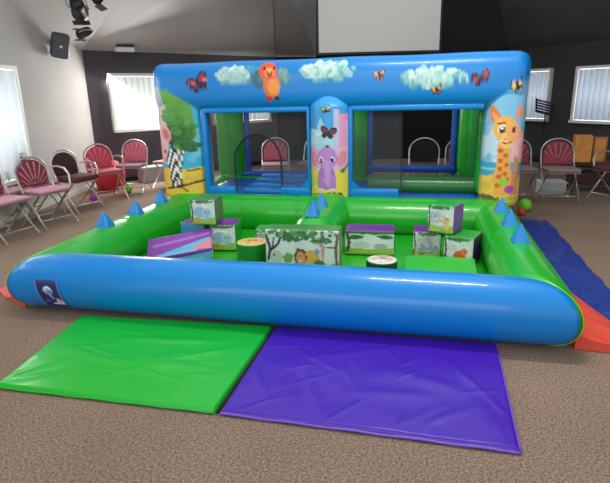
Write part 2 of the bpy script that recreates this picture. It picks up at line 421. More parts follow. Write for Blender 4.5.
# ring: straight tubes whose ends meet on a mitre line, corners slightly blunted
def mitre_tube(name, kind, sg, m, n=48):
    V = []; rows = []
    if kind == 'front':
        ts = np.concatenate([np.linspace(0, 0.12, 12), np.linspace(0.14, 0.86, 60), np.linspace(0.88, 1, 12)])
        for t in ts:
            e = min(t, 1-t)/0.12; k = 1.0 if e >= 1 else 0.95+0.05*sqrt(max(0, 1-(1-e)**2))
            for q in range(n):
                a = 2*pi*q/n; oy = cos(a); oz = sin(a)
                xe = HX - r0*(oy if oy > -0.45 else -0.45+(oy+0.45)*0.75)*0.97
                x = -xe+2*xe*t; rr_ = r0*k*(1+0.012*sin(x*2.1+1))
                V.append((x, r0+rr_*oy+(1-k)*0.02, r0+rr_*oz-(1-k)*r0*0.6))
        N = len(ts)
    else:
        ts = np.concatenate([np.linspace(0, 0.08, 14), np.linspace(0.09, 1, 90)]); y1 = 4.25
        for t in ts:
            e = t/0.08; k = 1.0 if e >= 1 else 0.95+0.05*sqrt(max(0, 1-(1-e)**2))
            for q in range(n):
                a = 2*pi*q/n; ox = cos(a); oz = sin(a)
                ys_ = r0 - r0*(ox if ox < 0.45 else 0.45+(ox-0.45)*0.75)*0.97
                y = ys_+(y1-ys_)*t; rr_ = r0*k*pinch(y, (1.35, 2.45, 3.4))
                V.append((sg*(HX+rr_*ox), y, r0+rr_*oz-(1-k)*r0*0.6))
        N = len(ts)
    Fc = gridf(N, n, False, True)+[tuple(range(n))[::-1], tuple((N-1)*n+q for q in range(n))]
    o = pymesh(name, V, Fc, m, castle)
    bm = bmesh.new(); bm.from_mesh(o.data); bmesh.ops.recalc_face_normals(bm, faces=bm.faces); bm.to_mesh(o.data); bm.free()
    return V[:n]
mitre_tube('front_tube', 'front', 1, m_blue)
for sg in (1, -1):
    ring = mitre_tube('side_tube', 'side', sg, m_green)
    tube('corner_seam', ring, 0.004, mat('lime_piping', (120, 200, 60), 0.5), castle, 6, True)
ys = np.linspace(-HX, HX, 90)
tube('cross_tube', [(x, DF-0.02, r0+0.005) for x in ys], [(r0+.003)*pinch(x, (-1.0, -0.35, 0.86, 1.35), 0.014, 0.05) for x in ys], m_green, castle, 36)
tube('rear_tube', [(x, 4.2, r0) for x in ys], [r0*pinch(x, (-.9, 0, .9)) for x in ys], m_green, castle, 32)
# divider from the middle column, sinking towards the pen floor
dv = [(0.03, y, r0*(1.0 if y > 1.75 else 1-0.75*(1.75-y)/0.5)-0.0) for y in np.linspace(2.6, 1.28, 26)]
tube('divider_tube', dv, [r0*(1.0+0.35*max(0, (p[1]-2.15)/0.45) if p[1] > 1.75 else max(0.28, 1-0.7*(1.75-p[1])/0.5)) for p in dv], m_green, castle, 30)

# pen floor
def slab(name, x0, y0, x1, y1, z0, z1, m, parent, nx=30, ny=30, amp=0.006, ribs=None):
    X = np.linspace(x0, x1, nx); Y = np.linspace(y0, y1, ny); V = []
    for x in X:
        for y in Y:
            z = z1+amp*mnoise.noise(Vector((x*3, y*3, 1)))
            if ribs: z -= ribs[1]*(1-abs(sin(pi*(y-y0)/ribs[0])))**3
            V.append((x, y, z))
    Fc = [tuple(reversed(f)) for f in gridf(nx, ny)]; Fc = [tuple(reversed(f)) for f in Fc]
    top = len(V)
    bd = [(i, 0) for i in range(nx)]+[(nx-1, j) for j in range(1, ny)]+[(i, ny-1) for i in range(nx-2, -1, -1)]+[(0, j) for j in range(ny-2, 0, -1)]
    for (i, j) in bd: V.append((X[i], Y[j], z0))
    k = len(bd)
    for q in range(k):
        a = bd[q]; b_ = bd[(q+1) % k]
        Fc.append((a[0]*ny+a[1], top+q, top+(q+1) % k, b_[0]*ny+b_[1]))
    Fc.append(tuple(top+q for q in range(k)))
    o = pymesh(name, V, Fc, m, parent)
    bm = bmesh.new(); bm.from_mesh(o.data); bmesh.ops.recalc_face_normals(bm, faces=bm.faces); bm.to_mesh(o.data); bm.free()
    return o
slab('pen_floor', -HX+.02, r0, HX-.02, DF-.05, 0.003, 0.06, m_green, castle, 50, 40, 0.008)
slab('bouncing_floor', -1.75, DF+.05, 1.75, 4.1, 0.1, 0.40, m_floorblue, castle, 30, 80, 0.004, (0.26, 0.035))

# spikes along the tubes
def spike(x, y, s=0.11, h=0.15):
    V = []; N = 4
    for lv, (t, k) in enumerate(((0, 1.0), (0.08, 0.97), (0.5, 0.56), (0.9, 0.14), (1.0, 0.05))):
        for q in range(16):
            a = 2*pi*q/16+pi/4
            e = 1/max(abs(cos(a)), abs(sin(a)))*0.85+0.15
            V.append((x+s*.62*k*e*cos(a), y+s*.62*k*e*sin(a), 2*r0-0.012+h*t))
    Fc = [tuple(reversed(f)) for f in gridf(5, 16, False, True)]+[tuple(range(64, 80))]
    pymesh('spike', V, Fc, m_spike, castle)
for (x, y) in ((1.83, 2.14), (1.83, 1.6), (1.83, 1.08), (-1.83, 2.16), (-1.82, 1.6), (-1.83, 1.07), (0.03, 2.16), (0.02, 1.76)):
    spike(x, y)

# corner anchor flaps
for sg in (1, -1):
    pts = [(1.95, 0.5), (2.04, 0.15), (2.36, 0.12), (2.46, 0.26), (2.14, 1.0)] if sg > 0 else [(-1.93, 0.5), (-1.98, 0.12), (-2.30, 0.26), (-2.52, 0.42), (-2.16, 0.75)]
    hts = [0.16, 0.1, 0.015, 0.015, 0.12]
    V = [(x, y, h) for (x, y), h in zip(pts, hts)]+[(x, y, 0.002) for (x, y) in pts]
    Fc = [(0, 1, 2), (0, 2, 3), (0, 3, 4), (9, 8, 7, 6, 5)]+[(i, i+5, (i+1) % 5+5, (i+1) % 5) for i in range(5)]
    o = pymesh('corner_flap', V, Fc, m_orange, castle, False)
    bm = bmesh.new(); bm.from_mesh(o.data); bmesh.ops.recalc_face_normals(bm, faces=bm.faces)
    bmesh.ops.subdivide_edges(bm, edges=bm.edges[:], cuts=4, use_grid_fill=True)
    for v in bm.verts:
        if v.co.z > 0.01: v.co.z += 0.012*mnoise.noise(v.co*9)
    bm.to_mesh(o.data); bm.free()

# --- beam over the front with printed clouds, butterflies and a bird
TEAL = [(28, 110, 120), (70, 150, 150), (150, 200, 195), (205, 228, 220), (232, 240, 232)]
TEALW = [(80, 140, 140), (150, 195, 190), (205, 225, 215), (235, 240, 232)]
nb = 900; nz = 110
ar = Art(-2.1, 1.43, 2.1, 1.96, nb, nz, BLUE, (20, 48, 110))
ar.blob(-0.86, 1.79, 0.30, 0.125, [(20, 100, 150), (40, 130, 170), (80, 160, 185), (130, 190, 205)], 0.8)
ar.blob(-1.05, 1.80, 0.24, 0.115, TEALW, 0.9)
ar.blob(0.02, 1.815, 0.36, 0.125, TEAL, 0.9)
ar.blob(-0.12, 1.82, 0.2, 0.09, TEALW, 0.9)
ar.blob(1.14, 1.71, 0.40, 0.135, TEAL, 0.9)
ar.blob(1.08, 1.73, 0.22, 0.09, TEALW, 0.9)
# bird: round orange songbird with open beak and dark wings
ar.blob(-0.72, 1.74, 0.13, 0.11, [(25, 50, 60), (60, 120, 140), (30, 60, 60)], 0.5, -0.6)
ar.blob(-0.46, 1.77, 0.07, 0.13, [(60, 100, 90), (150, 190, 190)], 0.5, 0.2)
ar.ell(-0.60, 1.68, 0.10, 0.135, (226, 110, 40)); ar.ell(-0.58, 1.66, 0.07, 0.09, (244, 150, 60))
ar.ell(-0.64, 1.83, 0.105, 0.095, (228, 84, 44)); ar.ell(-0.62, 1.82, 0.07, 0.06, (244, 120, 70))
ar.ell(-0.62, 1.805, 0.028, 0.042, (150, 60, 20)); ar.poly([(-0.65, 1.85), (-0.59, 1.85), (-0.62, 1.80)], (250, 190, 60))
ar.ell(-0.68, 1.86, 0.014, 0.018, (30, 20, 20)); ar.ell(-0.57, 1.86, 0.014, 0.018, (30, 20, 20))
ar.ell(-0.64, 1.535, 0.035, 0.03, (200, 50, 30)); ar.ell(-0.55, 1.54, 0.03, 0.025, (60, 50, 40))
ar.butterfly(-1.47, 1.725, 0.125, (150, 50, 70), (96, 40, 110), 0.45); ar.ell(-1.39, 1.76, 0.03, 0.028, (230, 110, 110)); ar.ell(-1.53, 1.72, 0.03, 0.024, (220, 96, 110))
ar.butterfly(0.58, 1.755, 0.06, (230, 150, 110), (180, 100, 60), 0.2)
ar.butterfly(1.17, 1.585, 0.055, (230, 150, 90), (190, 110, 60), 0.1)
ar.butterfly(1.60, 1.69, 0.09, (170, 60, 76), (100, 40, 110), 0.3)
ar.butterfly(1.96, 1.615, 0.065, (235, 190, 130), (200, 130, 80), 0.5)
# printed ends running into the columns
ar.poly([(-2.1, 1.4), (-2.1, 1.72), (-1.97, 1.70), (-1.91, 1.40)], (172, 190, 204))
ar.poly([(-1.93, 1.4), (-1.96, 1.69), (-1.5, 1.45), (-1.48, 1.4)], (110, 172, 62)); ar.blob(-1.8, 1.49, 0.14, 0.07, [(48, 116, 44), (88, 156, 56), (140, 190, 80)], .6)
ar.poly([(-1.64, 1.4), (-1.68, 1.52), (-1.5, 1.45), (-1.48, 1.4)], (64, 176, 208))
ar.poly([(2.1, 1.4), (2.1, 1.72), (2.02, 1.66), (1.69, 1.45), (1.67, 1.4)], (90, 172, 214)); ar.poly([(2.1, 1.4), (2.1, 1.70), (2.05, 1.6), (1.98, 1.4)], (190, 190, 210))
ar.butterfly(1.96, 1.60, 0.06, (235, 190, 130), (200, 130, 80), 0.5)
acol = ar.lin()
V = []; colr = []; NS = 110; bl = lin(BLUE)
yc = 2.87; hy = 0.245; zc = (ZH+1.405)/2; hz = (ZH-1.405)/2
for i in range(nb):
    x = -2.1+4.2*i/(nb-1)
    e = max(0.0, (abs(x)-1.93)/0.17); s = max(0.12, sqrt(max(0, 1-e**2.4)))
    wob = 1+0.012*sin(x*5)
    for k in range(NS):
        a = 2*pi*k/NS; ca, sa = cos(a), sin(a)
        y = yc+hy*s*wob*math.copysign(abs(ca)**0.6, ca); z = zc+hz*(0.55+0.45*s)*wob*math.copysign(abs(sa)**0.6, sa)
        V.append((x, y, z))
        if ca < 0.05:
            j = int(round((z-1.43)/(1.96-1.43)*(nz-1))); colr.append(acol[i, min(max(j, 0), nz-1)])
        else: colr.append(bl)
Fc = gridf(nb, NS, False, True)+[tuple(range(NS))[::-1], tuple((nb-1)*NS+k for k in range(NS))]
pymesh('top_beam', V, Fc, m_print, castle, col=np.array(colr))

# --- printed columns
def column(name, xc, yc, hx, hy, z0, z1, art, ex=0.75, flare=0.0):
    nx, nz = art.X.shape; X0, X1 = art.X[0, 0], art.X[-1, 0]; cc = art.lin()
    NA = 120; V = []; col = []; nzs = 150
    for i in range(nzs):
        z = z0+(z1-z0)*i/(nzs-1); e = min(1, (i+1)/6, (nzs-i)/5); s = 0.9+0.1*e
        if flare and z > 1.44: s *= 1-0.75*((z-1.44)/0.20)**1.3
        for k in range(NA):
            a = 2*pi*k/NA; ca, sa = cos(a), sin(a)
            x = xc+hx*s*math.copysign(abs(ca)**ex, ca); y = yc+hy*s*math.copysign(abs(sa)**ex, sa)
            V.append((x, y, z))
            iu = int(round((x-X0)/(X1-X0)*(nx-1))); iz = int(round((z-art.Z[0, 0])/(art.Z[0, -1]-art.Z[0, 0])*(nz-1)))
            col.append(cc[min(max(iu, 0), nx-1), min(max(iz, 0), nz-1)])
    Fc = [tuple(reversed(f)) for f in gridf(nzs, NA, False, True)]+[tuple(range(NA))[::-1], tuple((nzs-1)*NA+k for k in range(NA))]
    return pymesh(name, V, Fc, m_print, castle, col=np.array(col))

# left: trees, water, zebra, sand
L = Art(-2.09, 0.40, -1.49, 1.66, 110, 220, (64, 176, 208))
L.blob(-1.62, 1.05, 0.2, 0.25, [(70, 170, 190), (110, 200, 220), (90, 190, 212)], 0.5)
L.rect(-2.1, 1.0, -1.93, 1.7, (214, 190, 190)); L.rect(-2.1, 0.8, -1.98, 1.1, (226, 170, 170))
L.poly([(-1.93, 1.7), (-1.93, 1.1), (-1.8, 0.96), (-1.64, 0.98), (-1.56, 1.15), (-1.6, 1.46), (-1.7, 1.7)], (92, 156, 54))
L.blob(-1.76, 1.18, 0.24, 0.17, [(20, 66, 30), (36, 96, 38), (66, 134, 46), (120, 176, 66)], 0.7); L.blob(-1.84, 1.36, 0.16, 0.12, [(46, 110, 44), (80, 150, 54), (130, 186, 76)], 0.7)
L.blob(-1.66, 1.02, 0.13, 0.1, [(24, 70, 34), (40, 100, 44), (70, 136, 52)], 0.8)
L.ell(-1.95, 1.16, 0.075, 0.10, (236, 160, 160), 0.4); L.ell(-1.945, 1.155, 0.045, 0.07, (206, 110, 120), 0.4)
L.ell(-2.0, 0.98, 0.07, 0.12, (232, 176, 176)); L.ell(-1.98, 0.95, 0.02, 0.022, (60, 40, 40))
L.poly([(-2.1, 0.4), (-2.1, 0.72), (-1.95, 0.76), (-1.7, 0.74), (-1.49, 0.78), (-1.49, 0.4)], (236, 196, 70))
L.blob(-1.62, 0.64, 0.14, 0.05, [(214, 160, 40), (240, 206, 100)], 0.6)
L.line([(-2.0, 0.5), (-1.8, 0.53), (-1.62, 0.58), (-1.5, 0.6)], 0.014, (110, 70, 40)); L.line([(-1.8, 0.53), (-1.72, 0.47)], 0.012, (120, 80, 50))
L.line([(-1.7, 0.72), (-1.56, 0.74)], 0.01, (120, 80, 40))
zb = (L.inell(-1.86, 0.84, 0.105, 0.15) < 1) | (L.inell(-1.78, 0.93, 0.06, 0.05, 0.5) < 1) | (L.inell(-1.85, 0.63, 0.09, 0.11) < 1)
st = np.sin((L.Z*0.5+np.abs(L.X+1.84)*1.2)*85) > 0.0
L.put(zb & st, (246, 242, 234)); L.put(zb & ~st, (34, 30, 32))
for lx in (-1.91, -1.84, -1.78): L.line([(lx, 0.6), (lx, 0.52)], 0.016, (60, 45, 40)); 
L.ell(-1.76, 0.93, 0.014, 0.018, (10, 10, 10)); L.line([(-1.87, 1.0), (-1.88, 1.06)], 0.02, (50, 44, 44))
column('left_column', -1.79, 2.87, 0.30, 0.237, 0.38, 1.62, L)
# middle: blue sky band to pink, elephant
Md = Art(-0.21, 0.40, 0.27, 1.7, 100, 210, (56, 156, 214))
t = (Md.Z-0.4)/1.3
Md.poly([(-0.21, 0.4), (-0.21, 1.26), (-0.12, 1.1), (-0.05, 1.34), (0.08, 1.1), (0.13, 1.36), (0.27, 1.3), (0.27, 0.4)], (168, 204, 222))
Md.rect(0.10, 0.6, 0.16, 1.42, (190, 190, 224)); Md.rect(0.16, 0.6, 0.27, 1.36, (232, 150, 190)); Md.rect(0.22, 0.6, 0.27, 1.3, (214, 176, 214))
Md.blob(-0.1, 1.08, 0.13, 0.16, [(120, 190, 210), (180, 214, 220), (226, 236, 232)], 0.6)
Md.butterfly(0.02, 1.41, 0.05, (200, 190, 120), (90, 80, 60), 0.2); Md.butterfly(0.04, 1.165, 0.085, (120, 50, 60), (60, 30, 50), -0.2)
Md.poly([(-0.21, 0.4), (-0.21, 0.80), (-0.05, 0.74), (0.12, 0.76), (0.27, 0.74), (0.27, 0.4)], (232, 208, 74))
Md.blob(0.2, 0.82, 0.07, 0.12, [(40, 120, 90), (60, 150, 110)], 0.5); Md.blob(-0.16, 0.62, 0.08, 0.07, [(150, 210, 60), (240, 200, 50)], 0.5)
PK = (240, 170, 190); LI = (188, 132, 196)
Md.ell(-0.135, 0.89, 0.085, 0.13, PK, 0.25); Md.ell(0.185, 0.89, 0.075, 0.13, PK, -0.25)
Md.ell(-0.13, 0.88, 0.05, 0.09, (226, 140, 160), 0.25); Md.ell(0.18, 0.88, 0.045, 0.09, (226, 140, 160), -0.25)
Md.ell(0.02, 0.68, 0.10, 0.14, (170, 116, 182)); Md.ell(0.025, 0.89, 0.115, 0.125, LI)
Md.line([(0.02, 0.84), (0.03, 0.74), (0.02, 0.64), (0.05, 0.60)], 0.032, (200, 148, 206))
for lx in (-0.05, 0.09): Md.line([(lx, 0.66), (lx, 0.56)], 0.038, (176, 124, 190)); Md.ell(lx, 0.54, 0.035, 0.015, (240, 200, 220))
for lx in (-0.04, 0.085): Md.ell(lx, 0.875, 0.024, 0.03, (240, 240, 245)); Md.ell(lx, 0.87, 0.018, 0.024, (30, 30, 60))
Md.ell(0.03, 1.02, 0.018, 0.02, (90, 60, 90))
Md.blob(0.03, 0.47, 0.2, 0.055, [(70, 30, 40), (110, 50, 60), (40, 30, 40)], 0.5)
column('middle_column', 0.03, 2.80, 0.235, 0.26, 0.38, 1.64, Md, 0.95, 1)
# right: giraffe on the shore
Rt = Art(1.66, 0.40, 2.09, 1.5, 110, 220, (126, 190, 222))
Rt.blob(1.78, 1.0, 0.13, 0.3, [(170, 206, 226), (206, 222, 232), (150, 196, 220)], 0.5)
Rt.blob(2.03, 1.0, 0.12, 0.22, [(244, 196, 190), (240, 170, 170), (250, 214, 200)], 0.4)
Rt.rect(1.66, 0.70, 2.09, 0.84, (58, 164, 196)); Rt.rect(1.66, 0.76, 1.9, 0.785, (140, 206, 220))
Rt.poly([(1.66, 0.4), (1.66, 0.68), (1.8, 0.72), (2.09, 0.66), (2.09, 0.4)], (240, 196, 76))
Rt.blob(1.72, 0.6, 0.08, 0.06, [(220, 160, 50), (246, 214, 110)], 0.5)
X_s, Z_s = Rt.X, Rt.Z; Rt.X = (Rt.X-1.92)/1.16+1.92+0.03; Rt.Z = (Rt.Z-0.6)/1.05+0.6
OR = (240, 168, 72); SP = (206, 96, 40)
Rt.poly([(1.865, 1.03), (1.97, 1.03), (1.975, 0.80), (1.98, 0.5), (1.845, 0.5), (1.855, 0.78)], OR)
Rt.ell(1.92, 0.66, 0.085, 0.16, OR)
Rt.poly([(2.01, 0.9), (2.05, 0.86), (2.06, 0.5), (1.99, 0.5)], (206, 140, 84))
Rt.poly([(1.775, 1.36), (1.80, 1.39), (1.875, 1.28), (1.84, 1.2), (1.79, 1.24)], (232, 130, 52)); Rt.poly([(1.79, 1.33), (1.85, 1.27), (1.82, 1.23)], (244, 170, 110))
Rt.poly([(1.99, 1.27), (2.00, 1.38), (2.045, 1.38), (2.06, 1.26)], (238, 150, 110))
Rt.ell(1.915, 1.16, 0.105, 0.125, (246, 178, 84), 0.2); Rt.ell(1.935, 1.045, 0.062, 0.07, (248, 196, 110)); Rt.ell(1.99, 1.12, 0.06, 0.09, (246, 170, 110))
Rt.ell(1.885, 1.155, 0.034, 0.044, (250, 240, 220)); Rt.ell(1.887, 1.15, 0.028, 0.036, (60, 34, 20)); Rt.ell(1.882, 1.165, 0.009, 0.011, (255, 255, 255))
Rt.ell(1.985, 1.15, 0.016, 0.032, (90, 50, 30)); Rt.line([(1.85, 1.21), (1.90, 1.22)], 0.007, (120, 60, 20))
Rt.line([(1.90, 1.03), (1.935, 1.015), (1.97, 1.035)], 0.007, (140, 50, 40)); Rt.ell(1.92, 1.065, 0.006, 0.006, (120, 60, 30))
for (px, pz) in ((1.885, 0.95), (1.935, 0.9), (1.89, 0.85), (1.945, 0.81), (1.895, 0.77), (1.94, 0.72), (1.885, 0.69), (1.93, 0.63), (1.88, 0.6), (1.96, 0.66)): Rt.ell(px, pz, 0.021, 0.024, SP)
Rt.X, Rt.Z = X_s, Z_s
Rt.blob(2.03, 0.72, 0.035, 0.12, [(150, 90, 70), (200, 130, 90), (240, 190, 140)], 0.5)
Rt.ell(1.895, 0.64, 0.05, 0.042, (120, 214, 60)); Rt.ell(1.965, 0.56, 0.05, 0.042, (170, 70, 170))
Rt.blob(1.76, 0.46, 0.12, 0.05, [(70, 60, 40), (120, 90, 50), (60, 110, 60)], 0.5); Rt.blob(2.0, 0.46, 0.1, 0.035, [(90, 170, 60), (230, 190, 60)], 0.5)
column('right_column', 1.885, 2.87, 0.205, 0.235, 0.38, 1.62, Rt)

# blue frame bars around the two openings
xl0, xl1, xr0, xr1 = -1.47, -0.20, 0.26, 1.66
fb = [(xl0, DF, ZB-.01, -1.12, DF+.12, 0.53), (-0.55, DF, ZB-.01, xl1, DF+.12, 0.53), (xr0, DF, ZB-.01, 0.81, DF+.12, 0.53),
      (xl0-.03, DF, ZB, xl0+.035, DF+.12, 1.44), (xl1-.03, DF, ZB, xl1+.01, DF+.12, 1.44), (xr0-.02, DF, ZB, xr0+.03, DF+.12, 1.44),
      (xl0, DF, 1.385, xl1, DF+.1, 1.45), (xr0, DF, 1.385, xr1, DF+.1, 1.45)]
for q in fb: boxes('opening_frame', [q], m_blue, castle, 0.018, 3, True)
for (pts) in ([(xl1+.01, 0.5), (xl1+.01, 0.66), (xl1-.15, 0.5)], [(xr0-.01, 0.5), (xr0-.01, 0.66), (xr0+.15, 0.5)]):
    V = [(x, DF+.005, z) for x, z in pts]+[(x, DF+.1, z) for x, z in pts]
    o = pymesh('corner_gusset', V, [(0, 1, 2), (5, 4, 3), (0, 3, 4, 1), (1, 4, 5, 2), (2, 5, 3, 0)], m_blue, castle, False)
    bm = bmesh.new(); bm.from_mesh(o.data); bmesh.ops.recalc_face_normals(bm, faces=bm.faces); bm.to_mesh(o.data); bm.free()
# netting with the arched doorway in the left one
m_net = net('dark_netting', (84, 84, 88), 0.30)
def netpanel(name, x0, x1, y, z0, z1, hole=None):
    V = []; Fc = []
    xs = list(np.linspace(x0, x1, 60))
    if hole: hx0, hx1, hz = hole; xs = sorted(set(xs+list(np.linspace(hx0, hx1, 25))))
    for i in range(len(xs)-1):
        a, b_ = xs[i], xs[i+1]; za = zb_ = z0
        if hole and a >= hx0-1e-6 and b_ <= hx1+1e-6:
            c0 = (hx0+hx1)/2; rr = (hx1-hx0)/2
            f_ = lambda x: hz-rr*1.1+rr*1.1*sqrt(max(0, 1-((x-c0)/rr)**2))
            za, zb_ = f_(a), f_(b_)
        o = len(V); V += [(a, y, za), (b_, y, zb_), (b_, y, z1), (a, y, z1)]; Fc.append((o, o+1, o+2, o+3))
    return pymesh(name, V, Fc, m_net, castle, False)
AH = (-1.12, -0.55, 1.14)
netpanel('netting', xl0, xl1, DF+.06, 0.5, 1.42, AH)
netpanel('netting', xr0, 0.83, DF+.06, 0.5, 1.42)
ac = (AH[0]+AH[1])/2; arr = (AH[1]-AH[0])/2
pth = [(AH[0], DF+.05, 0.47), (AH[0], DF+.05, 0.7)]+[(ac-arr*cos(t), DF+.05, AH[2]-arr*1.1+arr*1.1*sin(t)) for t in np.linspace(0, pi, 20)]+[(AH[1], DF+.05, 0.7), (AH[1], DF+.05, 0.47)]
tube('arch_trim', pth, 0.012, m_seam, castle, 8)
tube('netting_edge', [(0.83, DF+.05, 0.46), (0.83, DF+.05, 1.42)], 0.008, m_seam, castle, 8)
# rear posts, rails, right-hand inner wall
def post(x, y, r, z0, z1, m, nm='inner_post'):
    zs = np.linspace(z0, z1, 12); tube(nm, [(x, y, z) for z in zs], [r*(0.9 if k in (0, 11) else 1) for k in range(12)], m, castle, 28)
post(-1.72, 4.2, 0.20, 0.4, 1.5, m_green); post(0.12, 4.2, 0.18, 0.4, 1.5, m_green); post(1.70, 4.2, 0.20, 0.4, 1.5, m_green)
post(-1.46, 4.2, 0.04, 0.4, 1.45, m_floorblue, 'post_piping'); post(0.335, 4.2, 0.04, 0.4, 1.45, m_floorblue, 'post_piping'); post(1.46, 4.2, 0.04, 0.4, 1.45, m_floorblue, 'post_piping')
boxes('rear_rail', [(0.3, 4.12, 0.50, 1.5, 4.24, 0.60)], m_floorblue, castle, 0.03, 3, True)
boxes('rear_rail', [(-1.55, 4.12, 0.42, -0.05, 4.24, 0.50)], m_floorblue, castle, 0.03, 3, True)
boxes('rear_beam', [(-2.0, 4.0, 1.42, 2.0, 4.4, 1.9)], m_blue, castle, 0.14, 4, True)
boxes('side_wall', [(1.66, 3.05, 0.42, 1.90, 4.1, 1.45)], m_green, castle, 0.05, 3, True)
boxes('side_beam', [(1.66, 3.0, 1.42, 2.05, 4.2, 1.9)], m_blue, castle, 0.14, 4, True)
boxes('side_beam', [(-2.05, 3.0, 1.42, -1.66, 4.2, 1.9)], m_blue, castle, 0.14, 4, True)
tube('inner_roller', [(x, 3.35, 0.46) for x in np.linspace(0.4, 1.7, 30)], [0.13*pinch(x, (0.8, 1.3)) for x in np.linspace(0.4, 1.7, 30)], m_dgreen, castle, 28)
boxes('step', [(-1.15, 3.0+.26*k, 0.38, -0.42, 3.16+.26*k, 0.44+.02*k) for k in range(4)], m_spike, castle, 0.02, 3, True)

# maker's badge on the front tube
bd = Art(0, 0, 1, 1, 44, 60, (20, 44, 104))
bd.rect(0, 0.9, 1, 1, (70, 60, 120)); bd.rect(0, 0, 0.05, 1, (110, 130, 190)); bd.rect(0.95, 0, 1, 1, (110, 130, 190))
bd.ell(0.5, 0.68, 0.20, 0.13, (150, 180, 216)); bd.ell(0.56, 0.6, 0.12, 0.09, (90, 130, 190)); bd.line([(0.5, 0.56), (0.56, 0.44), (0.62, 0.4)], 0.04, (130, 160, 206)); bd.line([(0.4, 0.74), (0.52, 0.8), (0.6, 0.74)], 0.03, (230, 236, 246))
bd.poly([(0.6, 0.2), (0.75, 0.42), (0.95, 0.3), (0.9, 0.16)], (216, 176, 200)); bd.rect(0.42, 0.14, 0.95, 0.22, (226, 220, 236)); bd.rect(0.2, 0.26, 0.4, 0.32, (120, 120, 170))
bd.rect(0.25, 0.0, 1.0, 0.1, (60, 34, 84))
bc = bd.lin(); V = []; cl = []
for i in range(44):
    for j in range(60):
        a = (j/59)*radians(62)-radians(42)
        x = -1.76+0.20*i/43+0.05*(1-j/59)
        V.append((x, r0-(r0*1.012+.0015)*cos(a), r0+(r0*1.012+.0015)*sin(a))); cl.append(bc[i, j])
pymesh('maker_badge', V, gridf(44, 60), m_print, castle, col=np.array(cl))

# ---------------------------------------------------------------- tarpaulin under the right side
def sheet(name, quad, th, m, nx, ny, fn):
    (x0, y0), (x1, y1), (x2, y2), (x3, y3) = quad; V = []
    for layer in (1, 0):
        for i in range(nx):
            for j in range(ny):
                u = i/(nx-1); v = j/(ny-1)
                x = (1-u)*(1-v)*x0+u*(1-v)*x1+u*v*x2+(1-u)*v*x3; y = (1-u)*(1-v)*y0+u*(1-v)*y1+u*v*y2+(1-u)*v*y3
                z = fn(x, y, u, v)
                V.append((x, y, z if layer else z-th))
    n = nx*ny; Fc = gridf(nx, ny)+[tuple(reversed(f)) for f in gridf(nx, ny, off=n)]
    for i in range(nx-1):
        Fc.append((i*ny, n+i*ny, n+(i+1)*ny, (i+1)*ny)[::-1]); Fc.append((i*ny+ny-1, (i+1)*ny+ny-1, n+(i+1)*ny+ny-1, n+i*ny+ny-1)[::-1])
    for j in range(ny-1):
        Fc.append((j, j+1, n+j+1, n+j)[::-1]); k = (nx-1)*ny; Fc.append((k+j, n+k+j, n+k+j+1, k+j+1)[::-1])
    o = pymesh(name, V, Fc, m)
    bm = bmesh.new(); bm.from_mesh(o.data); bmesh.ops.recalc_face_normals(bm, faces=bm.faces); bm.to_mesh(o.data); bm.free()
    return o
def crumple(x, y, u, v):
    n_ = abs(mnoise.noise(Vector((x*3.2, y*2.2, 0))))+0.5*abs(mnoise.noise(Vector((x*8, y*6, 4))))
    return 0.004+0.045*n_*min(1, u*4)
tp = sheet('ground_tarpaulin', [(2.0, 0.45), (2.56, 0.45), (2.58, 3.55), (2.16, 3.6)], 0.003, m_tarp, 44, 160, crumple)
tag(tp, 'crumpled dark blue tarpaulin strip lying beside the right side of the castle', 'tarpaulin')

# ---------------------------------------------------------------- two floor mats
def padded(th, seed, folds):
    def f(x, y, u, v):
        e = min(u, 1-u, v, 1-v); s = min(1.0, e/0.012)
        z = 0.006+(th-0.006)*sqrt(1-(1-s)**2)
        w = 0
        for (cx, cy, ang, L_, wd, am) in folds:
            dx = x-cx; dy = y-cy; a = dx*cos(ang)+dy*sin(ang); b_ = -dx*sin(ang)+dy*cos(ang)+0.12*sin(a*3)*0.3
            w += am*math.exp(-(b_/wd)**2)*math.exp(-(a/L_)**4)
        return z+s*(w+0.004*mnoise.noise(Vector((x*4, y*4, seed))))
    return f
rnd = random.Random(4)
fg = [(-0.9+rnd.random()*0.5, -0.6+rnd.random()*0.45, rnd.uniform(-0.3, 0.5), rnd.uniform(.12, .35), rnd.uniform(.03, .06), rnd.uniform(.002, .005)) for _ in range(5)]+[(-1.2, -0.75, 1.1, .2, .03, .006), (-1.12, -0.82, 0.6, .15, .03, .006), (-0.5, -0.25, 0.2, .35, .04, .006), (-0.3, -.4, 0.5, .3, .05, .004)]
fg += [(rnd.uniform(-1.1, -0.15), rnd.uniform(-.75, -.1), rnd.uniform(-.2, .8), rnd.uniform(.06, .2), rnd.uniform(.012, .02), rnd.uniform(.0018, .0035)) for _ in range(18)]
mg = sheet('floor_mat', [(-1.285, -0.93), (0.052, -0.925), (0.07, 0.09), (-1.40, 0.02)], 0.004, m_matg, 190, 150, padded(0.032, 1, fg))
tag(mg, 'bright green padded vinyl mat on the carpet, beside the purple mat', 'mat', 'padded mats in front of the castle')
fp = [(1.1, -0.45, 2.9, .22, .06, .008), (0.95, -0.62, 0.2, .2, .05, .006), (1.25, -0.75, 0.7, .18, .03, .005), (1.1, -0.78, 0.9, .16, .03, .004), (0.45, -0.5, 2.0, .3, .035, .006), (0.2, -0.62, 2.2, .18, .025, .006), (0.7, -0.2, 0.5, .3, .04, .005), (1.3, -0.3, 2.2, .2, .03, .004)]
fp += [(rnd.uniform(.25, 1.45), rnd.uniform(-.85, -.1), rnd.uniform(.2, 1.1)*rnd.choice((1, 1, -1)), rnd.uniform(.06, .18), rnd.uniform(.012, .02), rnd.uniform(.0018, .0035)) for _ in range(18)]
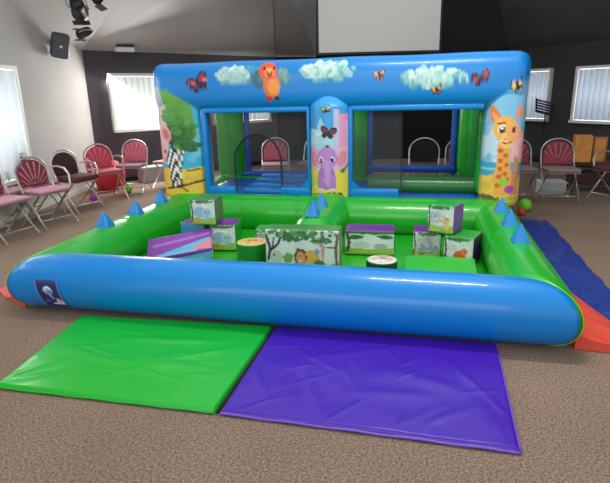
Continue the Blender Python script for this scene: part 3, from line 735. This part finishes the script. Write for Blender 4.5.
mp = sheet('floor_mat', [(0.085, -0.925), (1.54, -0.95), (1.565, 0.09), (0.097, 0.09)], 0.004, m_matp, 190, 150, padded(0.032, 5, fp))
tag(mp, 'purple padded vinyl mat on the carpet in front of the blue tube', 'mat', 'padded mats in front of the castle')
for o, pts in ((mg, [(-1.285, -0.93), (0.052, -0.925)]), (mp, [(0.085, -0.925), (1.54, -0.95)])):
    (xa, ya), (xb, yb) = pts
    tube('edge_piping', [(xa+(xb-xa)*t, ya+(yb-ya)*t-0.001, 0.012+.002*sin(t*30)) for t in np.linspace(0, 1, 30)], 0.007, m_matg if o is mg else mat('lilac_piping', (118, 80, 190), 0.4), o, 8)
tube('edge_piping', [(1.54+(1.565-1.54)*t, -0.95+1.04*t, 0.012) for t in np.linspace(0, 1, 20)], 0.007, MATS['lilac_piping'], mp, 8)
tube('edge_piping', [(0.068, -0.925, 0.012), (0.083, 0.09, 0.012)], 0.008, m_seam, mp, 8)

# ---------------------------------------------------------------- soft play blocks
PUR = (118, 36, 150); LGR = (40, 160, 50)
def jungle(seed, kind):
    a = Art(0, 0, 1, 1, 40, 40, (214, 220, 216)); a.rng = np.random.RandomState(seed); a.N = [a._noise(k) for k in (5, 9, 17)]
    a.blob(0.5, 0.5, 0.5, 0.35, [(190, 206, 210), (226, 228, 222), (236, 232, 226)], 0.5)
    a.poly([(0, 0), (0, 0.3), (0.5, 0.24), (1, 0.32), (1, 0)], (150, 190, 70)); a.blob(0.5, 0.12, 0.5, 0.12, [(90, 140, 50), (180, 200, 80), (130, 170, 60)], 0.6)
    a.blob(0.5, 0.95, 0.6, 0.14, [(34, 84, 38), (60, 120, 50), (100, 150, 70)], 0.9)
    a.line([(0.06, 0.15), (0.1, 0.5), (0.04, 0.95)], 0.03, (80, 56, 36))
    if kind == 'elephant':
        a.ell(0.38, 0.5, 0.24, 0.22, (150, 190, 206)); a.ell(0.66, 0.46, 0.2, 0.2, (170, 204, 214)); a.line([(0.66, 0.4), (0.66, 0.2)], 0.05, (150, 190, 206)); a.ell(0.6, 0.5, 0.03, 0.03, (30, 30, 40)); a.ell(0.74, 0.5, 0.03, 0.03, (30, 30, 40)); a.ell(0.25, 0.2, 0.12, 0.1, (220, 150, 90))
    elif kind == 'grey':
        a.blob(0.5, 0.5, 0.48, 0.42, [(60, 66, 74), (150, 156, 164), (210, 206, 200), (110, 116, 120)], 0.8)
    elif kind == 'fox':
        a.ell(0.55, 0.32, 0.2, 0.2, (226, 104, 50)); a.ell(0.7, 0.5, 0.12, 0.12, (236, 130, 70)); a.ell(0.3, 0.6, 0.18, 0.12, (214, 210, 200)); a.ell(0.72, 0.5, 0.02, 0.02, (20, 20, 20))
    elif kind == 'mix':
        a.blob(0.35, 0.55, 0.28, 0.28, [(120, 126, 140), (190, 196, 206), (226, 222, 224)], 0.6); a.blob(0.7, 0.4, 0.2, 0.3, [(226, 170, 130), (236, 206, 120), (200, 120, 110)], 0.6); a.ell(0.3, 0.58, 0.03, 0.04, (30, 30, 30)); a.ell(0.74, 0.55, 0.025, 0.03, (40, 30, 30))
    elif kind == 'zebra2':
        a.ell(0.35, 0.42, 0.16, 0.14, (206, 206, 206)); a.ell(0.72, 0.36, 0.13, 0.12, (170, 176, 180)); a.blob(0.2, 0.72, 0.2, 0.1, [(40, 96, 44), (70, 130, 60)], 0.6); a.blob(0.8, 0.75, 0.2, 0.1, [(40, 96, 44), (70, 130, 60)], 0.6)
    elif kind == 'pink':
        a.ell(0.4, 0.5, 0.3, 0.3, (216, 140, 140)); a.ell(0.7, 0.6, 0.2, 0.2, (190, 110, 110)); a.ell(0.4, 0.5, 0.04, 0.05, (50, 30, 40))
    return a
def lionart():
    a = Art(0, 0, 2, 1, 96, 56, (220, 220, 214)); a.rng = np.random.RandomState(3); a.N = [a._noise(k) for k in (5, 13, 25)]
    a.blob(1.0, 0.6, 1.1, 0.35, [(200, 210, 206), (232, 230, 224), (214, 220, 228)], 0.5)
    a.poly([(0, 0), (0, 0.24), (0.6, 0.2), (1.3, 0.3), (2, 0.22), (2, 0)], (150, 176, 90)); a.blob(1.0, 0.1, 1.1, 0.12, [(100, 140, 60), (190, 190, 110), (226, 200, 130)], 0.6)
    a.blob(1.0, 0.92, 1.15, 0.17, [(40, 84, 44), (66, 118, 56), (100, 146, 80), (130, 170, 110)], 0.9)
    a.blob(0.75, 0.78, 0.35, 0.1, [(50, 96, 52), (90, 136, 76)], 0.8); a.blob(1.5, 0.76, 0.35, 0.1, [(50, 96, 52), (90, 136, 76)], 0.8)
    a.line([(0.08, 0.3), (0.14, 0.55), (0.04, 0.85)], 0.035, (60, 56, 60)); a.line([(0.14, 0.5), (0.36, 0.66), (0.42, 0.8)], 0.03, (60, 56, 60)); a.line([(0.2, 0.56), (0.24, 0.8)], 0.02, (60, 56, 60))
    a.line([(1.93, 0.1), (1.9, 0.6), (1.96, 0.9)], 0.04, (130, 104, 70)); a.line([(1.9, 0.6), (1.6, 0.62)], 0.015, (120, 90, 70))
    a.ell(0.3, 0.34, 0.16, 0.18, (196, 200, 190)); a.ell(0.24, 0.4, 0.03, 0.03, (60, 60, 60)); a.blob(0.62, 0.34, 0.14, 0.14, [(90, 140, 60), (140, 180, 90)], 0.6)
    a.ell(1.24, 0.28, 0.24, 0.26, (236, 170, 84)); a.blob(1.45, 0.22, 0.15, 0.12, [(110, 150, 70), (60, 110, 50)], 0.6)
    a.blob(0.93, 0.36, 0.2, 0.27, [(110, 44, 24), (140, 60, 30), (90, 36, 24)], 0.25); a.ell(0.96, 0.34, 0.12, 0.16, (232, 150, 110)); a.ell(0.92, 0.4, 0.014, 0.02, (20, 20, 20)); a.ell(1.0, 0.4, 0.014, 0.02, (20, 20, 20)); a.ell(0.96, 0.29, 0.045, 0.03, (250, 220, 190)); a.ell(0.96, 0.33, 0.02, 0.015, (60, 30, 20)); a.ell(0.92, 0.13, 0.08, 0.05, (240, 190, 110))
    a.ell(1.56, 0.5, 0.05, 0.2, (222, 150, 150)); a.ell(1.52, 0.66, 0.06, 0.05, (214, 140, 140)); a.ell(1.72, 0.36, 0.14, 0.16, (228, 226, 222)); a.ell(1.4, 0.5, 0.08, 0.07, (170, 150, 180))
    return a
def solid(c): return Art(0, 0, 1, 1, 6, 6, c)
def block(label, loc, size, rz, front, top, right, left=None, rad=0.018, name='soft_play_block', shear=None, group='soft play blocks in the pen', rx=0.0):
    sx, sy, sz = size; V = []; Fc = []; col = []
    H = (sx/2, sy/2, sz/2)
    faces = [('x', front, lambda u, v: (u*sx-H[0], -H[1], v*sz-H[2])), ('b', solid(LGR), lambda u, v: (-(u*sx-H[0]), H[1], v*sz-H[2])),
             ('r', right, lambda u, v: (H[0], u*sy-H[1], v*sz-H[2])), ('l', left or right, lambda u, v: (-H[0], -(u*sy-H[1]), v*sz-H[2])),
             ('t', top, lambda u, v: (u*sx-H[0], v*sy-H[1], H[2])), ('o', solid(LGR), lambda u, v: (u*sx-H[0], -(v*sy-H[1]), -H[2]))]
    for (_, art, fn) in faces:
        nx, nz = art.X.shape; c = art.lin(); nxx = max(nx, 14); nzz = max(nz, 14); off = len(V)
        for i in range(nxx):
            for j in range(nzz):
                p = Vector(fn(i/(nxx-1), j/(nzz-1)))
                core = Vector([max(-h+rad, min(h-rad, q)) for h, q in zip(H, p)]); d = p-core
                if d.length > 1e-6: p = core+d.normalized()*rad
                z = p.z+H[2]
                if shear: p.z = -H[2]+z*shear(p.x/H[0], p.y/H[1])
                V.append((p.x, p.y, p.z+H[2])); col.append(c[min(nx-1, int(i/(nxx-1)*(nx-1)+.5)), min(nz-1, int(j/(nzz-1)*(nz-1)+.5))])
        Fc += gridf(nxx, nzz, off=off)
    o = pymesh(name, V, Fc, m_block, None, True, np.array(col)); o.location = loc; o.rotation_euler = (rx, 0, rz)
    bm = bmesh.new(); bm.from_mesh(o.data); bmesh.ops.remove_doubles(bm, verts=[v for v in bm.verts if False], dist=1e-5); bm.to_mesh(o.data); bm.free()
    tag(o, label, 'play block', group); return o
ZF = 0.069
G_ = solid(LGR); P_ = solid(PUR)
block('white printed cube resting on two blocks at the left of the pen', (-1.05, 1.66, 0.352), (0.26, 0.26, 0.26), 0.05, jungle(2, 'elephant'), solid((70, 130, 60)), solid((90, 110, 70)))
block('elephant print cube with purple top under the left stack', (-0.90, 1.75, ZF), (0.27, 0.30, 0.275), 0.12, jungle(5, 'elephant'), P_, G_)
block('light blue sided block with purple top, behind the long wedge', (-1.21, 1.78, ZF), (0.28, 0.30, 0.275), -0.05, solid((80, 150, 200)), P_, G_)
block('large lion jungle print panel block in the middle of the pen', (0.06, 1.18, ZF), (0.66, 0.2, 0.395), 0.03, lionart(), solid((60, 130, 56)), solid((120, 130, 100)))
block('small green block with a print, half hidden behind the lion panel', (-0.46, 1.78, ZF), (0.22, 0.22, 0.22), 0.1, jungle(11, 'grey'), G_, G_)
zz = jungle(8, 'zebra2'); zz.rect(0, 0.86, 1, 1, (70, 110, 60))
block('wide white savanna print block with purple top, right of the lion panel', (0.585, 1.80, ZF), (0.48, 0.26, 0.25), 0.03, zz, P_, solid((50, 90, 50)))
block('purple topped cube with grey animal print, left under the right stack', (1.13, 1.79, ZF), (0.26, 0.26, 0.26), -0.03, jungle(14, 'grey'), P_, solid((40, 90, 44)))
block('green topped cube with orange animal print, right under the right stack', (1.45, 1.64, ZF), (0.27, 0.3, 0.265), -0.35, jungle(17, 'fox'), G_, solid((80, 24, 96)))
block('printed cube with purple side on top of the right stack', (1.285, 1.69, 0.340), (0.25, 0.25, 0.26), -0.42, jungle(21, 'mix'), G_, solid((150, 60, 170)))
# wedges
lw = Art(0, 0, 1, 1, 40, 40, (130, 60, 160)); lw.poly([(0.0, 0.0), (0.75, 0.0), (1.0, 0.5), (0.92, 0.55)], (96, 176, 208)); lw.poly([(0.1, 0.5), (0.95, 0.68), (0.95, 0.78), (0.05, 0.6)], (170, 110, 180)); lw.poly([(0.6, 0.12), (1, 0.5), (1, 0.0)], (210, 130, 140)); lw.blob(0.5, 0.15, 0.3, 0.1, [(110, 190, 210), (70, 150, 190)], 0.5)
wf = Art(0, 0, 1, 1, 40, 24, (112, 44, 150)); wf.poly([(0, 0), (0, .45), (1, .8), (1, 0)], (92, 170, 204)); wf.blob(.6, .3, .3, .2, [(70, 150, 190), (150, 206, 220), (200, 140, 160)], .5)
block('long wedge with purple, light blue and pink top beside the left tube', (-1.20, 1.30, ZF), (0.62, 0.34, 0.25), 0.40, wf, lw, jungle(31, 'pink'), name='soft_play_wedge', shear=lambda a, b_: 0.25+0.30*(a+1)/2+0.45*(b_+1)/2)
block('flat green wedge in front of the right stack', (1.24, 1.27, ZF), (0.60, 0.34, 0.10), 0.0, G_, solid((44, 176, 50)), G_, name='soft_play_wedge', shear=lambda a, b_: 0.45+0.55*(b_+1)/2)
# drums
def drum(label, loc, r, h, topart, side):
    V = []; col = []; n = 40; rings = 16; Fc = []
    prof = [(r*.97, 0), (r, 0.01), (r, h-0.012), (r*.985, h-0.002)]
    for (q, z) in prof:
        for k in range(n):
            a = 2*pi*k/n; V.append((q*cos(a), q*sin(a), z)); col.append(lin(side))
    Fc += [tuple(reversed(f)) for f in gridf(4, n, False, True)]
    off = len(V); c = topart.lin(); nx, nz = topart.X.shape
    for i in range(rings+1):
        q = r*.985*(1-i/rings)+1e-4
        for k in range(n):
            a = 2*pi*k/n; x = q*cos(a); y = q*sin(a); V.append((x, y, h-0.002+0.008*(1-(q/r)**2)))
            col.append(c[int((x/r*.5+.5)*(nx-1)), int((y/r*.5+.5)*(nz-1))])
    Fc += [tuple(reversed(f)) for f in gridf(rings+1, n, False, True, off)]+[tuple(range(n))[::-1]]
    o = pymesh('soft_play_drum', V, Fc, m_block, None, True, np.array(col)); o.location = loc
    tag(o, label, 'play block', 'soft play blocks in the pen')
d1 = Art(0, 0, 1, 1, 50, 50, (226, 196, 120)); d1.blob(0.5, 0.5, 0.4, 0.35, [(236, 150, 70), (246, 210, 120), (206, 120, 60), (240, 190, 90)], 0.5); d1.put(d1.inell(.5, .5, .46, .46) > 1, (120, 190, 80)); d1.ell(.4, .55, .05, .05, (90, 50, 30)); d1.ell(.6, .55, .05, .05, (90, 50, 30))
d2 = Art(0, 0, 1, 1, 50, 50, (216, 222, 200)); d2.blob(0.5, 0.45, 0.4, 0.3, [(240, 220, 140), (230, 236, 230), (210, 120, 110), (220, 214, 190)], 0.6); d2.put(d2.inell(.5, .5, .47, .47) > 1, (70, 110, 60)); d2.ell(.5, .55, .1, .05, (120, 50, 50)); d2.blob(.5, .82, .3, .08, [(60, 110, 60), (100, 150, 80)], .5)
drum('short green drum with orange animal print on top, left of the lion panel', (-0.47, 1.31, ZF), 0.145, 0.2, d1, (22, 130, 36))
drum('low round drum with pale animal print on top, in front of the savanna block', (0.745, 1.20, ZF), 0.135, 0.12, d2, (34, 60, 40))

# ---------------------------------------------------------------- chairs
m_seat = mat('dusty_pink_seat_fabric', (168, 116, 128), 0.85, sheen=0.3)
m_seatD = mat('maroon_seat_fabric', (92, 40, 54), 0.85)
def fan(colA, colB):
    # round back pad with sunburst ribs
    n = 41; V = []; col = []; w = 0.20; h = 0.335
    for side in (0, 1):
        for i in range(n):
            for j in range(n):
                u = i/(n-1)*2-1; v = j/(n-1)
                hw = w*(1.0 if v < 0.45 else sqrt(max(0, 1-((v-0.45)/0.56)**2)))
                x = u*hw; z = 0.50+v*h; y = 0.185+0.05*v+(0.012 if side else -0.018*(1-u*u*.6)*(1-abs(2*v-1)**4))
                ang = math.atan2(x, (v+0.12)*h)
                rib = abs(((ang/0.26) % 1.0)-0.5) < 0.1 and v > 0.08 and v < 0.92 and abs(u) < 0.93
                V.append((x, y, z)); col.append(lin(colB if rib and not side else colA))
    f = gridf(n, n); Fc = f+[tuple(q+n*n for q in reversed(g)) for g in f]; N2 = n*n
    for i in range(n-1):
        Fc += [(i*n, i*n+N2, (i+1)*n+N2, (i+1)*n), (i*n+n-1, (i+1)*n+n-1, (i+1)*n+n-1+N2, i*n+n-1+N2), (i, i+1, i+1+N2, i+N2), ((n-1)*n+i, (n-1)*n+i+N2, (n-1)*n+i+1+N2, (n-1)*n+i+1)]
    return V, Fc, np.array(col)
m_fan = mat('fan_back_fabric', (255, 255, 255), 0.8, attr=True)
def make_chair(cA, cB, seat_m, armed=False, thick=0.045, fm=None):
    fm = fm or m_metal
    r = empty('banquet_chair')
    V, Fc, col = fan(cA, cB)
    pymesh('backrest', V, Fc, m_fan, r, True, col)
    hoop = [(0.222, 0.12, 0.44), (0.225, 0.18, 0.55), (0.225, 0.21, 0.66)]+[(0.225*cos(t), 0.225+.012*sin(t), 0.68+0.19*sin(t)) for t in np.linspace(0.1, pi-0.1, 14)]+[(-0.225, 0.21, 0.66), (-0.225, 0.18, 0.55), (-0.222, 0.12, 0.44)]
    tube('back_frame', hoop, 0.0125, fm, r, 8)
    for sg in (-1, 1):
        tube('leg', [(sg*0.222, 0.12, 0.44), (sg*0.23, -0.06, 0.22), (sg*0.235, -0.24, 0.0)], 0.0125, fm, r, 8)
        tube('leg', [(sg*0.20, -0.17, 0.44), (sg*0.205, 0.06, 0.22), (sg*0.21, 0.28, 0.0)], 0.0115, fm, r, 8)
    tube('crossbar', [(-0.233, -0.16, 0.10), (0.233, -0.16, 0.10)], 0.009, fm, r, 8)
    tube('crossbar', [(-0.208, 0.19, 0.10), (0.208, 0.19, 0.10)], 0.009, fm, r, 8)
    boxes('seat_frame', [(-0.215, -0.205, 0.425, 0.215, 0.19, 0.44)], fm, r, 0.006)
    boxes('seat', [(-0.215, -0.225, 0.44, 0.215, 0.17, 0.44+thick)], seat_m, r, 0.02, 3, True)
    if armed:
        for sg in (-1, 1):
            tube('armrest', [(sg*0.235, 0.19, 0.66), (sg*0.26, 0.05, 0.68), (sg*0.265, -0.1, 0.66), (sg*0.255, -0.17, 0.58), (sg*0.235, -0.15, 0.44)], 0.014, fm, r, 8)
    return r
def copy_tree(o, parent=None):
    c = o.copy(); C.objects.link(c); c.parent = parent
    for ch in list(o.children): copy_tree(ch, c)
    return c
protos = {}
used = {}
def place(kind, x, y, rz, label, group):
    if kind not in protos:
        protos[kind] = {'pink': lambda: make_chair((120, 38, 54), (206, 150, 152), mat('light_pink_seat_fabric', (190, 136, 150), 0.85), False, 0.045),
                        'rose': lambda: make_chair((206, 96, 116), (232, 150, 160), m_seat, False, 0.045, m_silver),
                        'red': lambda: make_chair((196, 70, 88), (226, 120, 126), mat('rose_seat_fabric', (196, 96, 108), 0.85), True, 0.05, mat('rose_painted_steel', (206, 150, 150), 0.4, metal=0.3)),
                        'dark': lambda: make_chair((64, 28, 38), (64, 28, 38), m_seatD, True, 0.075, m_silver),
                        'black': lambda: make_chair((26, 22, 26), (26, 22, 26), m_seatD, False, 0.05, m_silver),
                        'wine': lambda: make_chair((132, 46, 62), (176, 110, 112), mat('taupe_seat_fabric', (140, 112, 112), 0.85), False, 0.05),
                        'arm': lambda: make_chair((110, 40, 54), (150, 80, 90), m_seatD, True, 0.06)}[kind]()
        o = protos[kind]
    else: o = copy_tree(protos[kind])
    o.location = (x, y, 0); o.rotation_euler = (0, 0, rz); tag(o, label, 'chair', group); return o
GL = 'chairs along the white wall'; GR_ = 'chairs on the right of the castle'; GB = 'chairs behind the castle'
place('pink', -3.74, 1.92, 1.45, 'fan-back folding chair cut off by the left edge of the photo', GL)
place('pink', -3.70, 2.60, 1.30, 'front fan-back folding chair with maroon ribbed back, beside the armed dark chair', GL)
place('pink', -4.19, 2.48, 1.45, 'fan-back chair tucked behind the front row, in front of the left window', GL)
place('pink', -4.19, 3.0, 1.45, 'fan-back chair peeping between the front row and the dark maroon armchair', GL)
place('dark', -3.86, 3.46, 1.32, 'dark maroon padded chair with silver arms in the left row', GL)
place('red', -3.88, 4.20, 0.95, 'red fan-back chair with arms in front of the red bean bag', GL)
place('rose', -3.84, 4.92, 0.15, 'rose pink fan-back chair facing the room near the charcoal wall window', GL)
place('rose', -3.36, 5.40, -0.25, 'rose pink chair half hidden by the left edge of the castle', GL)
place('wine', 2.98, 4.85, 0.05, 'wine red fan-back chair standing in full view right of the castle', GR_)
place('wine', 2.42, 4.9, 0.1, 'wine red chair half hidden behind the giraffe column of the castle', GR_)
place('arm', 3.74, 4.95, -1.0, 'maroon seated chair with an arm at the right edge of the photo', GR_)
place('rose', -1.32, 5.15, 0.25, 'pink fan-back chair seen through the arched net doorway', GB)
place('wine', -0.7, 5.3, -0.1, 'chair seen through the left netting, beside the middle column', GB)
place('black', 1.08, 5.0, 0.0, 'black backed chair seen through the right opening', GB)
place('wine', 1.62, 5.0, -0.05, 'maroon chair seen through the right opening, beside the giraffe column', GB)

# bean bag
bmb = bmesh.new(); bmesh.ops.create_uvsphere(bmb, u_segments=32, v_segments=20, radius=1)
for v in bmb.verts:
    n_ = mnoise.noise(v.co*1.8)*.14; k = 1+n_
    v.co = Vector((v.co.x*0.34*k, v.co.y*0.28*k, max(-1, v.co.z)*0.33*k)); 
    if v.co.z < -0.2: v.co.z = -0.2-(v.co.z+0.2)*0.02
me = bpy.data.meshes.new('bean_bag'); bmb.to_mesh(me); bmb.free()
bb = link('bean_bag', me, mat('red_bean_bag_fabric', (214, 50, 66), 0.6)); bb.location = (-4.36, 5.05, 0.2); bb.scale = (0.8, 0.8, 1.0)
tag(bb, 'red bean bag slumped on the floor behind the chairs at the charcoal wall', 'bean bag')
# balls
def ball(label, loc, r, c, name='play_ball'):
    bm = bmesh.new(); bmesh.ops.create_uvsphere(bm, u_segments=24, v_segments=16, radius=r)
    for v in bm.verts:
        if abs(v.co.z) < r*0.02: v.co *= 0.985
    me = bpy.data.meshes.new(name); bm.to_mesh(me); bm.free()
    o = link(name, me, mat(name+'_%d_%d_%d' % c, c, 0.35, coat=0.3)); o.location = loc
    tag(o, label, 'ball', 'loose play balls')
ball('pink-purple ball on the floor under the maroon armchair', (-4.0, 4.0, 0.065), 0.065, (196, 80, 200))
ball('lime green ball on the floor under the rose pink chair', (-3.86, 4.78, 0.065), 0.065, (130, 214, 50))
ball('lime green ball on the floor beside the giraffe column', (2.42, 4.12, 0.085), 0.085, (130, 214, 40))
ball('white ball on the floor beside the lime ball on the left', (-3.98, 4.72, 0.04), 0.04, (226, 222, 214))

ball('red ball on the floor at the foot of the giraffe column', (2.33, 3.84, 0.05), 0.05, (206, 60, 50))
# low white crate by the charcoal wall
def crate(label, loc, rz, s, c):
    r = empty('storage_box', loc, rz); tag(r, label, 'storage box')
    x, y, z = s
    boxes('box_body', [(-x/2, -y/2, 0, x/2, y/2, z*.85)], mat('crate_%d' % c[0], c, 0.6), r, 0.012, 2)
    boxes('box_lid', [(-x/2-.012, -y/2-.012, z*.85, x/2+.012, y/2+.012, z)], mat('cratelid_%d' % c[0], tuple(min(255, q+12) for q in c), 0.5), r, 0.01, 2)
crate('pale grey storage box low against the charcoal wall behind the rose chair', (-4.02, 5.98, 0), radians(52), (0.55, 0.3, 0.3), (170, 166, 168))
crate('white plastic box on the floor under the wine red chair', (3.02, 5.45, 0), 0.1, (0.36, 0.28, 0.2), (196, 198, 194))
# side table with wooden box on the right
tb = empty('side_table', (3.68, 5.75, 0), -0.1); tag(tb, 'dark low table against the right wall carrying the wooden box', 'table')
m_dw = mat('dark_wood', (46, 28, 24), 0.6)
boxes('table_top', [(-0.36, -0.25, 0.42, 0.42, 0.25, 0.46)], m_dw, tb, 0.006)
for sx in (-0.32, 0.36):
    for sy in (-0.21, 0.21): boxes('leg', [(sx-.02, sy-.02, 0, sx+.02, sy+.02, 0.42)], m_dw, tb)
boxes('shelf', [(-0.33, -0.22, 0.12, 0.39, 0.22, 0.30)], mat('brown_cloth', (70, 34, 34), 0.8), tb, 0.02)
wb = empty('wooden_box', (3.56, 5.62, 0.46), -0.1); tag(wb, 'orange-yellow wooden box with open door standing beside the right chairs', 'box')
m_ow = mat('orange_wood', (214, 142, 58), 0.5, noise=(6, (196, 124, 46), 4)); m_ow2 = mat('shaded_orange_wood', (176, 112, 50), 0.5, noise=(6, (160, 98, 42), 4))  # second wood: same orange wood with shade put into its colour, for the door
boxes('box_body', [(-0.22, -0.02, 0, 0.02, 0.26, 0.40)], m_ow, wb, 0.008)
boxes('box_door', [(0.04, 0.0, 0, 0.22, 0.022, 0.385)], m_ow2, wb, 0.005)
boxes('door_panel', [(0.065, -0.006, 0.03, 0.195, 0.002, 0.355)], m_ow, wb, 0.003)
# music stand in front of the right wall
ms = empty('music_stand', (3.42, 8.3, 0), 0.35); tag(ms, 'black music stand with tilted slatted desk in front of the right window', 'music stand')
for k in range(3):
    a = 2*pi*k/3; tube('leg', [(0, 0, 0.3), (0.25*cos(a), 0.25*sin(a), 0.01)], 0.01, m_black, ms, 8)
tube('pole', [(0, 0, 0.2), (0, 0, 1.1)], 0.012, m_black, ms, 8)
dk = boxes('desk', [(-0.22, -0.01, -0.02, 0.22, 0.01, 0.02)]+[(-0.22, -0.008, 0.06*k, 0.22, 0.008, 0.06*k+.03) for k in range(5)]+[(-0.22, -0.006, 0, -0.19, 0.006, 0.28), (0.19, -0.006, 0, 0.22, 0.006, 0.28)], m_black, ms)
dk.location = (0, 0, 1.08); dk.rotation_euler = (-0.5, 0.25, 0)
